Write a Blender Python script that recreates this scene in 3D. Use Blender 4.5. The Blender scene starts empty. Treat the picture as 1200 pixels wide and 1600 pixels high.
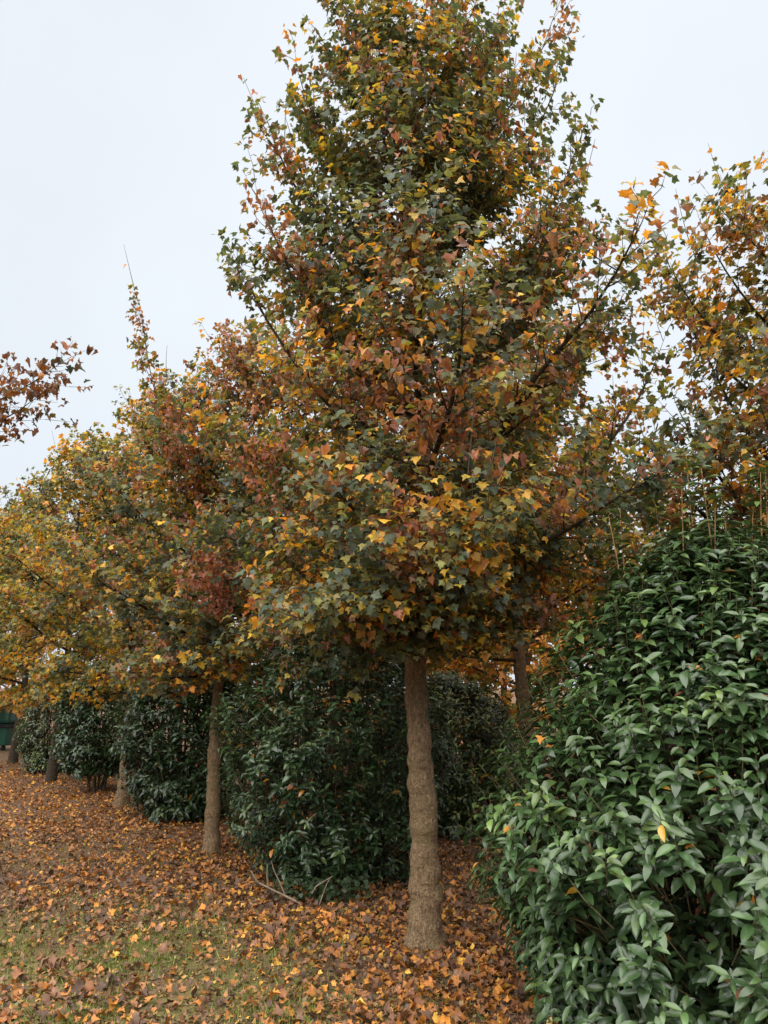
import bpy, math
import numpy as np
from mathutils import Matrix, Vector

# ------------------------------------------------------------------ camera, sky, sun, exposure
scene = bpy.context.scene
COL = scene.collection
W0, H0, FPX = 1200.0, 1600.0, 1230.0          # photograph size and focal length in its pixels
EYE = 1.70
PITCH = math.atan(270.0 / FPX)

cam_data = bpy.data.cameras.new('camera')
cam = bpy.data.objects.new('camera', cam_data)
COL.objects.link(cam)
cam.location = (0, 0, EYE)
cam.rotation_euler = (math.pi / 2 + PITCH, 0, 0)
cam_data.sensor_fit = 'VERTICAL'
cam_data.sensor_height = 24.0
cam_data.lens = 24.0 * FPX / H0
cam_data.clip_start = 0.05
cam_data.clip_end = 2000
scene.camera = cam
scene.render.resolution_x, scene.render.resolution_y = 768, 1024

SUN_EL, SUN_ROT = math.radians(60), math.radians(203)
world = bpy.data.worlds.new('World')
scene.world = world
world.use_nodes = True
wn, wl = world.node_tree.nodes, world.node_tree.links
wn.clear()
w_out = wn.new('ShaderNodeOutputWorld')
bg = wn.new('ShaderNodeBackground')
sky = wn.new('ShaderNodeTexSky')
sky.sky_type = 'NISHITA'
sky.sun_disc = False
sky.sun_elevation = SUN_EL
sky.sun_rotation = SUN_ROT
sky.dust_density = 4.0
sk_mul = wn.new('ShaderNodeMix'); sk_mul.data_type = 'RGBA'; sk_mul.blend_type = 'MULTIPLY'
sk_mul.inputs[0].default_value = 1.0
wl.new(sky.outputs[0], sk_mul.inputs[6]); sk_mul.inputs[7].default_value = (0.022, 0.022, 0.022, 1)
tc = wn.new('ShaderNodeTexCoord')
sep = wn.new('ShaderNodeSeparateXYZ'); wl.new(tc.outputs['Generated'], sep.inputs[0])
ramp = wn.new('ShaderNodeValToRGB')            # overcast layer: brighter towards the zenith
ramp.color_ramp.elements[0].position = 0.0
ramp.color_ramp.elements[0].color = (0.163, 0.177, 0.192, 1)
ramp.color_ramp.elements[1].position = 1.0
ramp.color_ramp.elements[1].color = (0.190, 0.200, 0.210, 1)
wl.new(sep.outputs[2], ramp.inputs[0])
cl = wn.new('ShaderNodeTexNoise'); cl.inputs['Scale'].default_value = 1.5; cl.inputs['Detail'].default_value = 5
wl.new(tc.outputs['Generated'], cl.inputs['Vector'])
clm = wn.new('ShaderNodeMapRange'); clm.inputs[1].default_value = 0.3; clm.inputs[2].default_value = 0.7
clm.inputs[3].default_value = 0.93; clm.inputs[4].default_value = 1.05
wl.new(cl.outputs[0], clm.inputs[0])
cmul = wn.new('ShaderNodeVectorMath'); cmul.operation = 'SCALE'
wl.new(ramp.outputs[0], cmul.inputs[0]); wl.new(clm.outputs[0], cmul.inputs['Scale'])
smix = wn.new('ShaderNodeMix'); smix.data_type = 'RGBA'; smix.inputs[0].default_value = 0.93
wl.new(sk_mul.outputs[2], smix.inputs[6]); wl.new(cmul.outputs[0], smix.inputs[7])
wl.new(smix.outputs[2], bg.inputs[0]); bg.inputs[1].default_value = 1.0
wl.new(bg.outputs[0], w_out.inputs[0])

sun_d = bpy.data.lights.new('sun', 'SUN')
sun_d.energy = 1.5
sun_d.angle = math.radians(90)
sun_d.color = (1.0, 0.97, 0.93)
sun = bpy.data.objects.new('sun', sun_d)
COL.objects.link(sun)
sd = Vector((math.sin(SUN_ROT) * math.cos(SUN_EL), math.cos(SUN_ROT) * math.cos(SUN_EL), math.sin(SUN_EL)))
sun.rotation_euler = sd.to_track_quat('Z', 'Y').to_euler()

vs = scene.view_settings
vs.view_transform = 'Standard'
vs.look = 'None'
vs.exposure = 2.34
vs.gamma = 1.0

# ------------------------------------------------------------------ helpers
SP, CP = math.sin(PITCH), math.cos(PITCH)
UP = np.array((0., 0., 1.))


def ground_at(px, py, z=0.0):
    """photo pixel -> point on the ground plane"""
    u, v = (px - W0 / 2) / FPX, (H0 / 2 - py) / FPX
    d = np.array((u, CP - v * SP, SP + v * CP))
    k = (z - EYE) / d[2]
    return np.array((0, 0, EYE)) + d * k


def at_depth(px, py, y):
    u, v = (px - W0 / 2) / FPX, (H0 / 2 - py) / FPX
    d = np.array((u, CP - v * SP, SP + v * CP))
    return np.array((0, 0, EYE)) + d * (y / d[1])


def project(P):
    x, y, z = P[:, 0], P[:, 1], P[:, 2] - EYE
    dep = y * CP + z * SP
    v = -y * SP + z * CP
    dd = np.maximum(dep, 1e-3)
    return W0 / 2 + FPX * x / dd, H0 / 2 - FPX * v / dd, dep


_NS = {}


def noise3(P, scale, seed=0):
    if seed not in _NS:
        r = np.random.default_rng(900 + seed)
        d = r.normal(size=(14, 3)); d /= np.linalg.norm(d, axis=1)[:, None]
        _NS[seed] = (d * r.uniform(.6, 1.9, (14, 1)), r.uniform(0, 6.28, 14))
    d, ph = _NS[seed]
    return np.sin((np.asarray(P) / scale) @ d.T * 2.6 + ph).sum(-1) / 5.0


def nrm(v):
    v = np.asarray(v, float)
    return v / np.maximum(np.linalg.norm(v, axis=-1, keepdims=True), 1e-9)


def mesh_np(name, V, F, mat, colors=None, smooth=False):
    V = np.ascontiguousarray(V, np.float32); F = np.ascontiguousarray(F, np.int32)
    k = F.shape[1]
    me = bpy.data.meshes.new(name)
    me.vertices.add(len(V)); me.vertices.foreach_set('co', V.ravel())
    me.loops.add(F.size); me.loops.foreach_set('vertex_index', F.ravel())
    me.polygons.add(len(F))
    me.polygons.foreach_set('loop_start', np.arange(0, F.size, k, dtype=np.int32))
    if smooth:
        me.polygons.foreach_set('use_smooth', np.ones(len(F), bool))
    me.update(calc_edges=True)
    if colors is not None:
        a = me.color_attributes.new('tint', 'FLOAT_COLOR', 'POINT')
        c = np.ones((len(V), 4), np.float32); c[:, :3] = colors
        a.data.foreach_set('color', c.ravel())
    me.materials.append(mat)
    return me


def link(name, data, parent=None, label=None, cat=None, group=None, kind=None):
    o = bpy.data.objects.new(name, data)
    COL.objects.link(o)
    if parent is not None:
        o.parent = parent
    if label: o['label'] = label
    if cat: o['category'] = cat
    if group: o['group'] = group
    if kind: o['kind'] = kind
    return o


def tube(path, rad, sides):
    """path (n,3), rad (n,) -> verts, quads"""
    path = np.asarray(path, float); n = len(path)
    t = np.gradient(path, axis=0); t = nrm(t)
    ref = np.where(np.abs(t[:, 2:3]) < .9, UP[None], np.array((1., 0, 0))[None])
    a = nrm(np.cross(t, ref)); b = np.cross(t, a)
    th = np.linspace(0, 2 * np.pi, sides, endpoint=False)
    ring = a[:, None] * np.cos(th)[None, :, None] + b[:, None] * np.sin(th)[None, :, None]
    V = (path[:, None] + ring * np.asarray(rad)[:, None, None]).reshape(-1, 3)
    i = np.arange(n - 1)[:, None] * sides; j = np.arange(sides)[None]; k = (np.arange(sides) + 1)[None] % sides
    F = np.stack((i + j, i + k, i + sides + k, i + sides + j), -1).reshape(-1, 4)
    return V, F


def multi_tube(Q, rad, sides):
    """many short tubes at once: Q (k,n,3), rad (n,)"""
    Q = np.asarray(Q, float); k, n, _ = Q.shape
    t = nrm(Q[:, -1] - Q[:, 0])
    ref = np.where(np.abs(t[:, 2:3]) < .9, UP[None], np.array((1., 0, 0))[None])
    a = nrm(np.cross(t, ref)); b = np.cross(t, a)
    th = np.linspace(0, 2 * np.pi, sides, endpoint=False)
    ring = a[:, None] * np.cos(th)[None, :, None] + b[:, None] * np.sin(th)[None, :, None]
    Vv = (Q[:, :, None] + ring[:, None] * np.asarray(rad)[None, :, None, None]).reshape(-1, 3)
    i = np.arange(n - 1)[:, None] * sides; j = np.arange(sides)[None]; q = (np.arange(sides) + 1)[None] % sides
    F = np.stack((i + j, i + q, i + sides + q, i + sides + j), -1).reshape(-1, 4)
    F = (F[None] + (np.arange(k) * n * sides)[:, None, None]).reshape(-1, 4)
    return Vv, F


def merge(parts):
    Vs, Fs, o = [], [], 0
    for V, F in parts:
        Vs.append(V); Fs.append(F + o); o += len(V)
    return np.concatenate(Vs), np.concatenate(Fs)


# ------------------------------------------------------------------ materials
def new_mat(name):
    m = bpy.data.materials.new(name); m.use_nodes = True
    nt = m.node_tree; nt.nodes.clear()
    return m, nt.nodes, nt.links


def leaf_mat(name, source, rough=.45, spec=.45, transl=.44, tint=(1, 1, 1), relief=40):
    m, N, L = new_mat(name)
    out = N.new('ShaderNodeOutputMaterial')
    if source == 'attr':
        c = N.new('ShaderNodeAttribute'); c.attribute_name = 'tint'; col = c.outputs['Color']
    else:
        c = N.new('ShaderNodeObjectInfo'); col = c.outputs['Color']
    geo = N.new('ShaderNodeNewGeometry')
    nz = N.new('ShaderNodeTexNoise'); nz.inputs['Scale'].default_value = relief; nz.inputs['Detail'].default_value = 3
    L.new(geo.outputs['Position'], nz.inputs['Vector'])
    mr = N.new('ShaderNodeMapRange'); mr.inputs[1].default_value = .25; mr.inputs[2].default_value = .75
    mr.inputs[3].default_value = .72; mr.inputs[4].default_value = 1.28
    L.new(nz.outputs[0], mr.inputs[0])
    sc = N.new('ShaderNodeVectorMath'); sc.operation = 'SCALE'
    L.new(col, sc.inputs[0]); L.new(mr.outputs[0], sc.inputs['Scale'])
    p = N.new('ShaderNodeBsdfPrincipled')
    p.inputs['Roughness'].default_value = rough
    p.inputs['Specular IOR Level'].default_value = spec
    L.new(sc.outputs[0], p.inputs['Base Color'])
    tr = N.new('ShaderNodeBsdfTranslucent')
    tm = N.new('ShaderNodeVectorMath'); tm.operation = 'MULTIPLY'
    L.new(sc.outputs[0], tm.inputs[0]); tm.inputs[1].default_value = (1.35, 1.25, .7)
    L.new(tm.outputs[0], tr.inputs[0])
    mx = N.new('ShaderNodeMixShader'); mx.inputs[0].default_value = transl
    L.new(p.outputs[0], mx.inputs[1]); L.new(tr.outputs[0], mx.inputs[2])
    L.new(mx.outputs[0], out.inputs[0])
    return m


def bark_mat(name, dark, light, moss, scale=1.0):
    m, N, L = new_mat(name)
    out = N.new('ShaderNodeOutputMaterial')
    tcn = N.new('ShaderNodeTexCoord')
    mp = N.new('ShaderNodeMapping'); mp.inputs['Scale'].default_value = (55 * scale, 55 * scale, 26 * scale)
    L.new(tcn.outputs['Object'], mp.inputs[0])
    n1 = N.new('ShaderNodeTexNoise'); n1.inputs['Scale'].default_value = 1; n1.inputs['Detail'].default_value = 8
    n1.inputs['Roughness'].default_value = .65
    L.new(mp.outputs[0], n1.inputs['Vector'])
    n2 = N.new('ShaderNodeTexNoise'); n2.inputs['Scale'].default_value = 7; n2.inputs['Detail'].default_value = 6
    L.new(tcn.outputs['Object'], n2.inputs['Vector'])
    vo = N.new('ShaderNodeTexVoronoi'); vo.inputs['Scale'].default_value = 1.0; vo.feature = 'DISTANCE_TO_EDGE'
    mp2 = N.new('ShaderNodeMapping'); mp2.inputs['Scale'].default_value = (70 * scale, 70 * scale, 38 * scale)
    L.new(tcn.outputs['Object'], mp2.inputs[0]); L.new(mp2.outputs[0], vo.inputs['Vector'])
    r1 = N.new('ShaderNodeValToRGB')
    r1.color_ramp.elements[0].position = .33; r1.color_ramp.elements[0].color = (*dark, 1)
    r1.color_ramp.elements[1].position = .68; r1.color_ramp.elements[1].color = (*light, 1)
    L.new(n1.outputs[0], r1.inputs[0])
    r2 = N.new('ShaderNodeValToRGB')
    r2.color_ramp.elements[0].position = .47; r2.color_ramp.elements[0].color = (0, 0, 0, 1)
    r2.color_ramp.elements[1].position = .66; r2.color_ramp.elements[1].color = (.75, .75, .75, 1)
    L.new(n2.outputs[0], r2.inputs[0])
    mx = N.new('ShaderNodeMix'); mx.data_type = 'RGBA'
    L.new(r2.outputs[0], mx.inputs[0]); L.new(r1.outputs[0], mx.inputs[6]); mx.inputs[7].default_value = (*moss, 1)
    mp3 = N.new('ShaderNodeMapping'); mp3.inputs['Scale'].default_value = (14, 14, 38)
    L.new(tcn.outputs['Object'], mp3.inputs[0])
    n4 = N.new('ShaderNodeTexNoise'); n4.inputs['Scale'].default_value = 1; n4.inputs['Detail'].default_value = 5
    L.new(mp3.outputs[0], n4.inputs['Vector'])
    vr = N.new('ShaderNodeMapRange'); vr.inputs[1].default_value = 0; vr.inputs[2].default_value = .12
    vr.inputs[3].default_value = .74; vr.inputs[4].default_value = 1
    L.new(vo.outputs[0], vr.inputs[0])
    sc = N.new('ShaderNodeVectorMath'); sc.operation = 'SCALE'
    L.new(mx.outputs[2], sc.inputs[0]); L.new(vr.outputs[0], sc.inputs['Scale'])
    p = N.new('ShaderNodeBsdfPrincipled'); p.inputs['Roughness'].default_value = .9
    p.inputs['Specular IOR Level'].default_value = .2
    L.new(sc.outputs[0], p.inputs['Base Color'])
    ad = N.new('ShaderNodeMath'); ad.operation = 'ADD'
    L.new(n1.outputs[0], ad.inputs[0]); L.new(vr.outputs[0], ad.inputs[1])
    am = N.new('ShaderNodeMath'); am.operation = 'MULTIPLY_ADD'; L.new(n4.outputs[0], am.inputs[0]); am.inputs[1].default_value = 1.0; L.new(ad.outputs[0], am.inputs[2])
    ad = am
    bp = N.new('ShaderNodeBump'); bp.inputs['Strength'].default_value = .9; bp.inputs['Distance'].default_value = .02
    L.new(ad.outputs[0], bp.inputs['Height']); L.new(bp.outputs[0], p.inputs['Normal'])
    L.new(p.outputs[0], out.inputs[0])
    return m


def plain_mat(name, col, rough=.7, var=.25, scale=20, spec=.3):
    m, N, L = new_mat(name)
    out = N.new('ShaderNodeOutputMaterial')
    tcn = N.new('ShaderNodeTexCoord')
    nz = N.new('ShaderNodeTexNoise'); nz.inputs['Scale'].default_value = scale; nz.inputs['Detail'].default_value = 5
    L.new(tcn.outputs['Object'], nz.inputs['Vector'])
    mr = N.new('ShaderNodeMapRange'); mr.inputs[1].default_value = .3; mr.inputs[2].default_value = .7
    mr.inputs[3].default_value = 1 - var; mr.inputs[4].default_value = 1 + var
    L.new(nz.outputs[0], mr.inputs[0])
    sc = N.new('ShaderNodeVectorMath'); sc.operation = 'SCALE'; sc.inputs[0].default_value = col
    L.new(mr.outputs[0], sc.inputs['Scale'])
    p = N.new('ShaderNodeBsdfPrincipled'); p.inputs['Roughness'].default_value = rough
    p.inputs['Specular IOR Level'].default_value = spec
    L.new(sc.outputs[0], p.inputs['Base Color']); L.new(p.outputs[0], out.inputs[0])
    return m


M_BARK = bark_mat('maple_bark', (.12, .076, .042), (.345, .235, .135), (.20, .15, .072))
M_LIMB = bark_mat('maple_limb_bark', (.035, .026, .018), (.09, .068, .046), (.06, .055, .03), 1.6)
M_TWIG = plain_mat('maple_twig', (.075, .052, .036), .8)
M_SSTEM = plain_mat('shrub_stem', (.27, .155, .06), .75, .35, 30)
M_SHOOT = plain_mat('shrub_shoot', (.10, .085, .038), .75, .35, 30)
M_STEMD = plain_mat('shrub_trunk', (.07, .05, .035), .85)
M_LEAF = leaf_mat('maple_leaf', 'attr')
M_LEAF1 = leaf_mat('maple_leaf_single', 'obj')
M_GLOSS = leaf_mat('evergreen_leaf', 'attr', .30, .48, .12, relief=25)
M_GLOSS1 = leaf_mat('evergreen_leaf_single', 'obj', .30, .48, .12, relief=25)
M_LITTER = leaf_mat('fallen_leaf', 'attr', .6, .3, .12)
M_LITTER1 = leaf_mat('fallen_leaf_single', 'obj', .6, .3, .12)
M_GRASS = leaf_mat('grass_blade', 'attr', .6, .25, .2)

# ------------------------------------------------------------------ leaf templates (unit size, stalk at origin, tip along +y)
_half = [(0.10, -0.05), (0.38, -0.05), (0.32, 0.18), (0.51, 0.29), (0.61, 0.50), (0.33, 0.50), (0.27, 0.71), (0.11, 0.80)]


_mid = [(0.38, -0.05), (0.33, 0.19), (0.61, 0.48), (0.33, 0.51), (0.24, 0.74)]
_tiny = [(0.38, 0.02), (0.60, 0.46), (0.26, 0.56)]
_far = [(0.40, -0.02), (0.34, 0.22), (0.60, 0.47), (0.30, 0.58)]


def maple_template(fold=.25, droop=.25, curl=0.0, far=False, seed=0):
    h = {False: _half, 'mid': _mid, True: _far, 'tiny': _tiny}[far]
    out = [(0, 0.03)] + h + [(0, 1.0)] + [(-x, y) for x, y in reversed(h)]
    P = np.array([(0, .33)] + out)
    r = np.random.default_rng(seed)
    P[1:] += r.normal(0, .025, P[1:].shape)
    x, y = P[:, 0], P[:, 1] - .33
    z = fold * np.abs(x) - droop * (x * x + y * y) + r.normal(0, .03, len(P))
    if curl:
        z = z + curl * .35 * np.sin(y * 3.2 + r.uniform(0, 3))
        k = curl * 2.2
        xx = np.sin(k * x) / k; z = z + (1 - np.cos(k * x)) / k
        yy = np.sin(k * .7 * y) / (k * .7); z = z + .6 * (1 - np.cos(k * .7 * y)) / (k * .7)
        x, y = xx, yy
    V = np.stack((x, y + .33, z), 1)
    n = len(out)
    F = np.array([(0, 1 + i, 1 + (i + 1) % n) for i in range(n)])
    edge = np.ones(len(V)); edge[0] = 0
    return V, F, edge


def blade_template(width=.42, fold=.22, recurve=.35, st=4, seed=0, wave=.0):
    """elliptic evergreen leaf, midrib folded, recurving"""
    r = np.random.default_rng(seed)
    ys = np.linspace(0, 1, st + 2)
    V, edge = [(0, 0, 0)], [0.0]
    for yv in ys[1:-1]:
        w = width * .5 * (math.sin(math.pi * yv ** .92)) ** .68
        zc = -recurve * yv * yv + r.normal(0, .012)
        for s in (-1, 0, 1):
            V.append((s * w, yv * (1 - .12 * recurve), zc + (fold * w * 1.6 if s else 0) + r.normal(0, wave)))
            edge.append(1.0 if s else 0.3)
    V.append((0, 1 - .15 * recurve, -recurve * 1.15)); edge.append(.8)
    F = [(0, 2, 1), (0, 3, 2)]
    for i in range(st - 1):
        a = 1 + i * 3; b = a + 3
        for q in (0, 1):
            F += [(a + q, a + q + 1, b + q + 1), (a + q, b + q + 1, b + q)]
    a = 1 + (st - 1) * 3; e = len(V) - 1
    F += [(a, a + 1, e), (a + 1, a + 2, e)]
    return np.array(V, float), np.array(F), np.array(edge)


T_MAPLE = [maple_template(.22, .22, 0, seed=1), maple_template(.55, .35, 0, seed=2), maple_template(-.15, .5, 0, seed=3),
           maple_template(.3, .3, .75, seed=4), maple_template(.3, .2, 1.15, seed=5), maple_template(.1, .35, .4, seed=6)]
T_MAPLE_FAR = [maple_template(.25, .25, 0, True, 1), maple_template(.5, .35, 0, True, 2), maple_template(-.1, .5, 0, True, 3),
               maple_template(.3, .3, .75, True, 4), maple_template(.3, .2, 1.1, True, 5), maple_template(.1, .3, .4, True, 6)]
def flake_template(c):
    return (np.array(((0, 0, 0), (.45, .5, .10 + c), (0, 1, .0), (-.45, .45, .14 + c))), np.array(((0, 1, 2), (0, 2, 3))), np.array((0, 1., 1, 1)))


T_FLAKE = [flake_template(c) for c in (-.1, .1, -.2, .3, .45, .2)]
_SETS = ((.22, .22, 0), (.55, .35, 0), (-.15, .5, 0), (.3, .3, .75), (.3, .2, 1.15), (.1, .35, .4))
T_MAPLE_MID = [maple_template(a, b, c, 'mid', i + 1) for i, (a, b, c) in enumerate(_SETS)]
T_MAPLE_TINY = [maple_template(a, b, c, 'tiny', i + 1) for i, (a, b, c) in enumerate(_SETS)]
T_BLADE = [blade_template(.38, .30, .20, 4, 1, .012), blade_template(.42, .22, .30, 4, 2, .014), blade_template(.36, .40, .08, 4, 3, .010)]
T_BLADE_MID = [blade_template(.38, .30, .20, 3, 1, .012), blade_template(.42, .22, .30, 3, 2, .014), blade_template(.36, .40, .08, 3, 3, .010)]
T_BLADE_FAR = [blade_template(.42, .25, .3, 2, 1), blade_template(.44, .15, .5, 2, 2), blade_template(.38, .35, .15, 2, 3)]


class Leaves:
    """flat arrays of leaves: base point, tip direction, normal, size, centre colour, rim colour, template index"""
    keys = ('pos', 'tip', 'nor', 'size', 'c0', 'c1', 'tpl')

    def __init__(self, **k):
        for a in self.keys: setattr(self, a, np.asarray(k[a]))
        n = nrm(self.nor); t = self.tip - n * (self.tip * n).sum(1, keepdims=True)
        self.nor, self.tip = n, nrm(t)

    def sel(self, m):
        return Leaves(**{a: getattr(self, a)[m] for a in self.keys})

    def __len__(self): return len(self.pos)

    def arrays(self, templates, origin):
        Vs, Fs, Cs, off = [], [], [], 0
        b = np.cross(self.tip, self.nor)
        for ti, (TV, TF, TE) in enumerate(templates):
            m = self.tpl == ti
            if not m.any(): continue
            p, t, n, bb, s = self.pos[m] - origin, self.tip[m], self.nor[m], b[m], self.size[m]
            V = p[:, None] + s[:, None, None] * (TV[None, :, 0:1] * bb[:, None] + TV[None, :, 1:2] * t[:, None] + TV[None, :, 2:3] * n[:, None])
            C = self.c0[m][:, None] * (1 - TE)[None, :, None] + self.c1[m][:, None] * TE[None, :, None]
            k = len(p)
            F = TF[None] + (off + np.arange(k) * len(TV))[:, None, None]
            off += k * len(TV)
            Vs.append(V.reshape(-1, 3)); Fs.append(F.reshape(-1, 3)); Cs.append(C.reshape(-1, 3))
        return np.concatenate(Vs), np.concatenate(Fs), np.concatenate(Cs)

    def matrix(self, i, origin):
        b = np.cross(self.tip[i], self.nor[i]); s = self.size[i]; p = self.pos[i] - origin
        M = Matrix.Identity(4)
        for r in range(3):
            M[r][0], M[r][1], M[r][2], M[r][3] = b[r] * s, self.tip[i][r] * s, self.nor[i][r] * s, p[r]
        return M


# colours of the things themselves (leaf pigments)
GREEN, DGREEN, OLIVE = (.098, .120, .066), (.068, .088, .058), (.20, .175, .05)
LIME, YELLOW, ORANGE = (.26, .25, .055), (.62, .36, .045), (.56, .235, .028)
BROWN, RUSSET, PINK = (.20, .10, .058), (.32, .125, .058), (.46, .18, .115)
PAL = np.array([DGREEN, GREEN, OLIVE, LIME, YELLOW, ORANGE, RUSSET, BROWN, PINK])


def ground_z(x, y):
    P = np.stack((np.asarray(x, float), np.asarray(y, float), np.zeros_like(np.asarray(x, float))), -1)
    return .022 * noise3(P, 1.3, 3) + .010 * noise3(P, .35, 4)


# ------------------------------------------------------------------ trees
class Tree:
    pass


def make_tree(key, base, H, prof, n_prim, clear, lean=(0, 0), r0=.12, leaf=.10, target=20000, seed=0, warm=0.0,
              brown=0.0, extra=(), shoots=20, dens=1.0, far=False, low_droop=0.35, clusters=(), turn=((0, 0, 0), (9, 0, 0)), lime=False, dark=1.0):
    rg = np.random.default_rng(seed)
    T = Tree(); T.key = key; T.base = np.array((base[0], base[1], float(ground_z(base[0], base[1])))); T.far = far
    zs, rs = np.array(prof).T
    wob = rg.uniform(0, 6.28, 4)

    def axis(z):
        z = np.asarray(z, float)
        return np.stack((lean[0] * z + .035 * np.sin(z * 1.1 + wob[0]) + .02 * np.sin(z * 2.3 + wob[1]) - .035 * np.sin(wob[0]) - .02 * np.sin(wob[1]),
                         lean[1] * z + .03 * np.sin(z * 1.2 + wob[2]) - .03 * np.sin(wob[2]), z), -1)

    def trad(z):
        z = np.asarray(z, float)
        t = np.clip(z / H, 0, 1)
        return r0 * (1.0 * (1 - t) ** .85 * .78 + .02) + r0 * .34 * np.exp(-z / .2) + r0 * .10 * np.exp(-z / .9)

    # trunk mesh: rings with ridges, knots and flutes
    nz_, ns = (190, 40) if not far else (40, 12)
    zt = np.concatenate((np.linspace(-.06, clear + .5, int(nz_ * .75)), np.linspace(clear + .55, H * .97, nz_ - int(nz_ * .75))))
    V, F = tube(axis(zt), trad(zt), ns)
    ctr = np.repeat(axis(zt), ns, 0); rad = V - ctr
    th = np.tile(np.linspace(0, 2 * np.pi, ns, endpoint=False), len(zt)); zz = np.repeat(zt, ns)
    bump = 1 + .05 * np.sin(zz * 17 + 2.2 * np.sin(zz * 3.1 + seed) + .8 * np.sin(th * 2 + zz)) * (zz < clear + .6) \
        + .10 * noise3(V * np.array((1, 1, 1.5)) + seed, .15, 7) + .045 * noise3(V + seed, .05, 8)
    flare = np.clip(1 - zz / .28, 0, 1) ** 2
    bump += flare * .09 * np.sin(th * 5 + seed * 1.3)
    V = ctr + rad * bump[:, None]
    T.trunk = (V, F)

    limbs, twig_parts, twig_q, LP, LT, LN = [], [], [], [], [], []

    def add_leaves(node, d, out, k):
        """k leaves about a node on a twig"""
        ph = rg.uniform(0, 6.28)
        a = nrm(np.cross(d, UP + rg.normal(0, .1, 3))); b = np.cross(d, a)
        ang = ph + np.arange(k) * (2 * np.pi / max(k, 2)) + rg.normal(0, .35, k)
        side = a[None] * np.cos(ang)[:, None] + b[None] * np.sin(ang)[:, None]
        pet = nrm(side * .8 + d[None] * .55 + rg.normal(0, .25, (k, 3)))
        LP.append(node[None] + pet * rg.uniform(.025, .065, (k, 1)))
        LT.append(nrm(pet * .7 - UP[None] * rg.uniform(.15, 1.0, (k, 1)) + out[None] * .25))
        LN.append(nrm(UP[None] * rg.uniform(.25, 1.1, (k, 1)) + out[None] * rg.uniform(.1, .9, (k, 1)) + rg.normal(0, .38, (k, 3))))

    def grow_secondary(p0, d, ln, parts, r_s, tw=1.0):
        n = 5
        s = np.linspace(0, 1, n)
        bend = rg.normal(0, .12, 3) + UP * rg.uniform(.05, .3)
        path = p0[None] + ln * (s[:, None] * d[None] + (s ** 2)[:, None] * bend[None])
        parts.append(tube(path, r_s * (1 - .75 * s), 5 if not far else 3))
        out0 = nrm(p0 - axis(p0[2]) + UP * .15)
        step = .085 / dens
        m = max(2, int(ln / step))
        for q in range(m + 1):
            u = .12 + .88 * q / m
            pt = np.array([np.interp(u, s, path[:, c]) for c in range(3)])
            last = q == m
            dd = nrm(d + rg.normal(0, .15, 3)) if last else nrm(d * .45 + nrm(rg.normal(0, 1, 3) + UP * .25 + out0 * .3) * .9)
            tl = rg.uniform(.07, .24) * tw * (1.15 if last else 1)
            tip = pt + dd * tl
            if not far or q % 2 == 0:
                twig_q.append((pt, pt + dd * tl * .5 + rg.normal(0, .008, 3), tip))
            out = nrm(pt - axis(pt[2]) + UP * .1)
            nn = max(1, int(tl / .055))
            for w in range(nn):
                add_leaves(pt + dd * tl * (w + .6) / nn, dd, out, 2)
            add_leaves(tip, dd, out, 4)

    def grow_primary(z0, az, e0, curve, Lmax, scale=1.0, sub=1.0, straight=None):
        start = axis(z0)
        hd = np.array((math.cos(az), math.sin(az), 0))
        n = 11
        if straight is not None:
            end = np.asarray(straight) - T.base
            s = np.linspace(0, 1, n)
            mid = start * .45 + end * .55; mid[:2] = start[:2] * .25 + end[:2] * .75; mid[2] = start[2] * .62 + end[2] * .38
            path = ((1 - s) ** 2)[:, None] * start + (2 * s * (1 - s))[:, None] * mid + (s ** 2)[:, None] * end
        else:
            pts, p, e = [start], start.copy(), e0
            seg = .13
            wv = rg.uniform(0, 6.28)
            for i in range(60):
                e = e0 + curve * min(1, i * seg / max(Lmax, .3))
                dirn = hd * math.cos(e) + UP * math.sin(e)
                dirn = nrm(dirn + .12 * np.array((-hd[1], hd[0], 0)) * math.sin(i * .55 + wv) + UP * .07 * math.sin(i * .8 + wv * 2))
                p = p + dirn * seg
                pts.append(p.copy())
                rad_ = np.linalg.norm((p - axis(p[2]))[:2])
                lim = np.interp(p[2], zs, rs) * scale * (1 + .16 * float(noise3(np.array((math.cos(az) * 2, math.sin(az) * 2, p[2])), 1.0, 20 + seed % 5)))
                if rad_ > lim or p[2] > H * .99 or (i + 1) * seg > Lmax: break
            pp = np.array(pts)
            s = np.linspace(0, 1, n); so = np.linspace(0, 1, len(pp))
            path = np.stack([np.interp(s, so, pp[:, c]) for c in range(3)], 1)
        L = np.linalg.norm(np.diff(path, axis=0), axis=1).sum()
        rb = min(.5 * float(trad(z0)), .010 + .0095 * L)
        parts = [tube(path, rb * (1 - .86 * s), 9 if not far else 5)]
        nsec = max(3, int(L / .115 * sub * dens ** .5))
        for q in range(nsec + 1):
            u = .20 + .80 * (q + rg.uniform(-.3, .3)) / nsec
            u = min(1.0, max(.12, u))
            pt = np.array([np.interp(u, s, path[:, c]) for c in range(3)])
            d0 = nrm(np.array([np.interp(min(1, u + .05), s, path[:, c]) for c in range(3)]) - np.array([np.interp(max(0, u - .05), s, path[:, c]) for c in range(3)]))
            lat = nrm(np.cross(d0, UP)) * (1 if q % 2 else -1)
            d = nrm(d0 * rg.uniform(.4, .9) + lat * rg.uniform(.3, 1.0) + UP * rg.uniform(-.3, .45) + rg.normal(0, .2, 3))
            if q >= nsec: d = d0
            ln = rg.uniform(.20, .60) * (1.15 - .72 * u) * min(1.15, .45 + L * .42)
            grow_secondary(pt, d, ln, parts, max(.004, rb * .4 * (1 - .7 * u)))
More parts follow.
